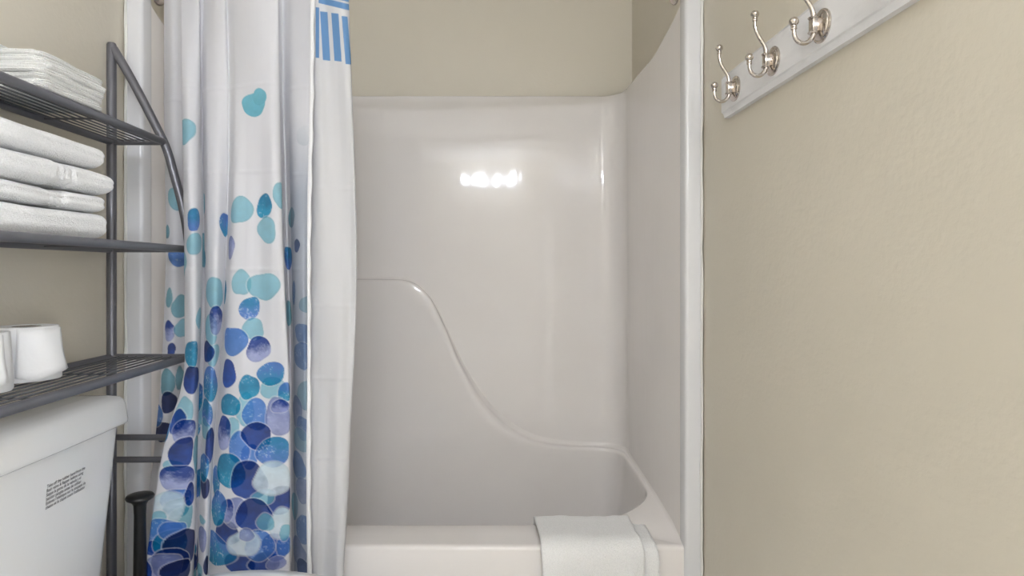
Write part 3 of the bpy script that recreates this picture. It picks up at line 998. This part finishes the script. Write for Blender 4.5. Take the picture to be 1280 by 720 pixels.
tag(o, 'small folded white washcloth lying on top of the pile near the wall', 'washcloth', 'washcloths on the top shelf')

# ------------------------------------------------------------------ toilet paper
def paper_roll(cx, cy, z0, lab, rot, ragged):
    e = empty('toilet_paper_roll', (cx, cy, z0), lab, 'toilet paper', 'toilet paper rolls on the bottom shelf')
    h = 0.100
    pr = [(0.0245, 0.0), (0.055, 0.0), (0.0565, 0.002), (0.0545, h * .5), (0.0515, h - .002), (0.050, h), (0.0245, h), (0.0245, 0.0)]
    n = 56
    loops = []
    r = random.Random(ragged)
    for rr, hh in pr:
        l = []
        for k in range(n):
            a = 2 * math.pi * k / n
            w = rr + (0.0012 * math.sin(3 * a + ragged) + 0.0006 * math.sin(9 * a) if rr > .03 else 0)
            l.append((cx + w * math.cos(a), cy + w * math.sin(a), z0 + hh))
        loops.append(l)
    v, f = loft(loops, True)
    pyd('paper_winding', v, f, M['paper'], e, True, 40)
    lathe('cardboard_core', [(0.024, 0.001), (0.024, h - .001), (0.0226, h - .001), (0.0226, 0.001), (0.024, 0.001)], (cx, cy, z0), M['card'], e, 'Z', 32)
    # loose last sheet: leaves the winding, folded to a point
    v, f = [], []
    nn = 14
    for i in range(nn + 1):
        t = i / nn
        a = rot + t * 1.5
        for q in range(7):
            s = q / 6
            top = h * (0.99 - 0.02 * t)
            bot = h * (0.01 + 0.25 * abs(t - 0.35))
            z = bot + (top - bot) * s
            rad = 0.0575 - 0.0045 * (z / h) + 0.010 * (1 - s) * t ** 2 + 0.0015 * math.sin(t * 9 + s * 5) + 0.001
            v.append((cx + rad * math.cos(a), cy + rad * math.sin(a), z0 + z))
    for i in range(nn):
        for q in range(6):
            f.append((i * 7 + q, i * 7 + q + 1, (i + 1) * 7 + q + 1, (i + 1) * 7 + q))
    ls = pyd('loose_sheet', v, f, M['paper'], e, True)
    md = ls.modifiers.new('thickness', 'SOLIDIFY'); md.thickness = 0.0006
    return e
zs3 = SH[2][0] + 0.0088
paper_roll(-0.868, 1.150, zs3, 'white toilet paper roll standing farther along the shelf, its core hole showing', -1.2, 1)
paper_roll(-0.862, 1.022, zs3, 'white toilet paper roll cut by the left edge of the picture', -1.6, 2)

# ------------------------------------------------------------------ toilet
def rr_loop(cx, cy, hx, hy, z, r, n=8, bow=0.0):
    pts = []
    for (sx, sy), a0 in zip(((1, -1), (1, 1), (-1, 1), (-1, -1)), (-90, 0, 90, 180)):
        for k in range(n + 1):
            a = math.radians(a0 + 90 * k / n)
            pts.append([cx + sx * (hx - r) + r * math.cos(a), cy + sy * (hy - r) + r * math.sin(a), z])
    # extra points along the front so that it can bow
    out = []
    m = len(pts)
    for i in range(m):
        a, b = pts[i], pts[(i + 1) % m]
        out.append(tuple(a))
        if i % (n + 1) == n:
            for q in range(1, 8):
                out.append(tuple(a[j] + (b[j] - a[j]) * q / 8 for j in range(3)))
    res = []
    for x, y, z_ in out:
        if x > cx:
            x += bow * (1 - ((y - cy) / hy) ** 2)
        res.append((x, y, z_))
    return res
TY = 1.122
toilet = empty('toilet', (-0.55, TY, 0), 'white two-piece toilet with a printed notice on its tank, under the rack', 'toilet')
def tank_loop(z):
    t = (z - 0.46) / (0.845 - 0.46)
    x0, x1_ = -0.938, -0.826 + 0.028 * t
    hy = 0.194 + 0.026 * t
    return rr_loop((x0 + x1_) / 2, TY, (x1_ - x0) / 2, hy, z, 0.030, 6, 0.004)
loops = [tank_loop(0.462)] + [tank_loop(z) for z in (0.47, 0.55, 0.63, 0.71, 0.79, 0.838)]
v, f = loft(loops, True, True, True)
tank = pyd('tank', v, f, M['china'], toilet, True, 50)
def lid_loop(z, ins, r=0.024):
    return rr_loop(-0.863, TY, 0.076 - ins, 0.236 - ins, z, max(0.006, r - ins), 6, 0.004)
loops = [lid_loop(0.836, 0.012), lid_loop(0.833, 0.004), lid_loop(0.836, 0.0005), lid_loop(0.842, 0.0), lid_loop(0.858, 0.002), lid_loop(0.876, 0.005), lid_loop(0.886, 0.009), lid_loop(0.892, 0.016), lid_loop(0.897, 0.032), lid_loop(0.899, 0.055)]
v, f = loft(loops, True, True, True)
pyd('tank_lid', v, f, M['china'], toilet, True, 70)
# bowl, seat and cover
def bowl_loop(z, cx, ax, ay, back):
    l = []
    for k in range(48):
        a = 2 * math.pi * k / 48
        c, s = math.cos(a), math.sin(a)
        X = cx + ax * c if c > 0 else cx + back * c
        l.append((X, TY + ay * (abs(s) ** 0.9) * math.copysign(1, s), z))
    return l
BZ = 0.481
loops = [bowl_loop(0.0, -0.56, 0.20, 0.105, 0.22), bowl_loop(0.05, -0.56, 0.19, 0.10, 0.22), bowl_loop(0.16, -0.55, 0.18, 0.10, 0.22), bowl_loop(0.28, -0.52, 0.21, 0.135, 0.26),
         bowl_loop(0.38, -0.49, 0.25, 0.175, 0.31), bowl_loop(0.44, -0.48, 0.265, 0.186, 0.35), bowl_loop(BZ - .008, -0.48, 0.268, 0.188, 0.36), bowl_loop(BZ, -0.48, 0.262, 0.183, 0.355)]
v, f = loft(loops, True, True, True)
pyd('bowl', v, f, M['china'], toilet, True, 60)
loops = [bowl_loop(BZ, -0.48, 0.268, 0.190, 0.215), bowl_loop(BZ + .004, -0.48, 0.272, 0.194, 0.22), bowl_loop(BZ + .014, -0.48, 0.272, 0.194, 0.22), bowl_loop(BZ + .019, -0.48, 0.266, 0.188, 0.215)]
v, f = loft(loops, True, True, True)
pyd('seat', v, f, M['seat'], toilet, True, 60)
loops = [bowl_loop(BZ + .020, -0.48, 0.270, 0.192, 0.225), bowl_loop(BZ + .024, -0.48, 0.275, 0.198, 0.23), bowl_loop(BZ + .034, -0.48, 0.275, 0.198, 0.23), bowl_loop(BZ + .041, -0.48, 0.268, 0.190, 0.225), bowl_loop(BZ + .045, -0.48, 0.24, 0.165, 0.20), bowl_loop(BZ + .047, -0.48, 0.15, 0.10, 0.13)]
v, f = loft(loops, True, True, True)
pyd('seat_cover', v, f, M['seat'], toilet, True, 60)
for s in (-1, 1):
    lathe('hinge', [(0.0, -0.03), (0.011, -0.03), (0.011, 0.03), (0.0, 0.03)], (-0.715, TY + s * 0.075, BZ + 0.02), M['seat'], toilet, 'Y', 16)
# printed notice
TXT = "Take off the rubber band from the\nflush valve & flapper before using\nSaque la goma de la valvula y el\nbatidor pangita antes de utilizar\nEnlevez l'elastique sur la soupape de\nchasse et le clapet avant l'utilisation"
cu = bpy.data.curves.new('notice', 'FONT')
cu.body = TXT
cu.size = 0.0086
cu.space_line = 0.92
cu.offset = 0.0001
tmp = bpy.data.objects.new('notice_tmp', cu)
COL.objects.link(tmp)
dg = bpy.context.evaluated_depsgraph_get()
me = bpy.data.meshes.new_from_object(tmp.evaluated_get(dg))
bpy.data.objects.remove(tmp)
wid = max(v_.co.x for v_ in me.vertices)
sc = 0.112 / wid
zt = 0.772
for v_ in me.vertices:
    Y = 1.108 + v_.co.x * sc
    Z = zt + v_.co.y
    t = (Z - 0.46) / (0.845 - 0.46)
    hy = 0.194 + 0.026 * t
    X = -0.826 + 0.028 * t + 0.004 * (1 - ((Y - TY) / hy) ** 2) + 0.0006
    v_.co = Vector((X, Y, Z))
no = link('printed_notice', me, M['ink'], tank, False)
no['label'] = 'small black printed notice in three languages'

# ------------------------------------------------------------------ plunger between tank and curtain
pl = empty('plunger', (-0.800, 1.410, 0), 'black plunger with flared handle top standing between tank and curtain', 'plunger')
pc = (-0.800, 1.410, 0.0)
lathe('handle', [(0.0, 0.09), (0.017, 0.09), (0.0165, 0.30), (0.0135, 0.52), (0.0125, 0.60), (0.014, 0.626), (0.019, 0.634), (0.028, 0.639), (0.0305, 0.6435), (0.028, 0.648), (0.018, 0.651), (0.0, 0.652)], pc, M['rubber'], pl, 'Z', 28, 60)
lathe('cup', [(0.050, 0.0), (0.054, 0.01), (0.055, 0.04), (0.048, 0.075), (0.030, 0.095), (0.016, 0.10), (0.0, 0.10)], pc, M['rubber'], pl, 'Z', 28, 60)

# ------------------------------------------------------------------ hand towel over the tub rim
def drape(name, xa, xb_, lift, zend, m, parent, seed, thick, skew, yin=1.79, zin=0.40):
    """cloth laid over the rim: path in YZ from inside the tub, over the deck, down the apron"""
    path = [(yin, zin), (1.760, 0.430 + lift * .5), (1.740, RIM + 0.004 + lift), (1.70, RIM + 0.0025 + lift), (1.65, RIM + 0.003 + lift), (1.615, RIM + 0.0022 + lift), (1.600 - lift * .6, RIM - 0.003 + lift * .6), (1.5935 - lift, RIM - 0.018), (1.592 - lift, RIM - 0.06), (1.591 - lift, RIM - 0.13), (1.592 - lift, zend)]
    pp = smooth_path([(0, y, z) for y, z in path], 80)
    r = random.Random(seed)
    ph = [r.uniform(0, 6.28) for _ in range(8)]
    nx = 46
    v, f = [], []
    for i, p in enumerate(pp):
        t = i / 80
        for k in range(nx + 1):
            u = k / nx
            X = xa + (xb_ - xa) * u + skew * (t - 0.45) + 0.002 * math.sin(t * 14 + ph[0]) * (1 if u > .5 else -.6)
            hang = sst(0.45, 0.75, t)
            over = 1 - sst(0.0, 0.3, abs(t - .35))
            bumpz = 0.0025 * max(0, math.sin(u * 9.5 + ph[1])) * (1 - hang) + 0.0012 * math.sin(X * 130 + t * 20) * .5
            bumpy = -(0.004 * (0.5 + 0.5 * math.sin(u * 7 + ph[2] + t * 5)) + 0.002 * math.sin(u * 17 + t * 13 + ph[3])) * hang
            v.append((X, p.y + bumpy, p.z + bumpz + 0.0015))
    for i in range(80):
        for k in range(nx):
            a = i * (nx + 1) + k
            f.append((a, a + 1, a + nx + 2, a + nx + 1))
    o = pyd(name, v, f, m, parent, True)
    md = o.modifiers.new('thickness', 'SOLIDIFY')
    md.thickness = thick
    md.offset = 0.0
    return o
ht = empty('hand_towel', (0.30, 1.60, 0.20), 'folded white hand towel draped over the front rim of the tub', 'towel')
drape('towel_back_fold', 0.180, 0.452, 0.004, 0.215, M['terry'], ht, 5, 0.006, 0.012)
drape('towel_front_fold', 0.148, 0.413, 0.0135, 0.200, M['terry'], ht, 6, 0.007, 0.012)
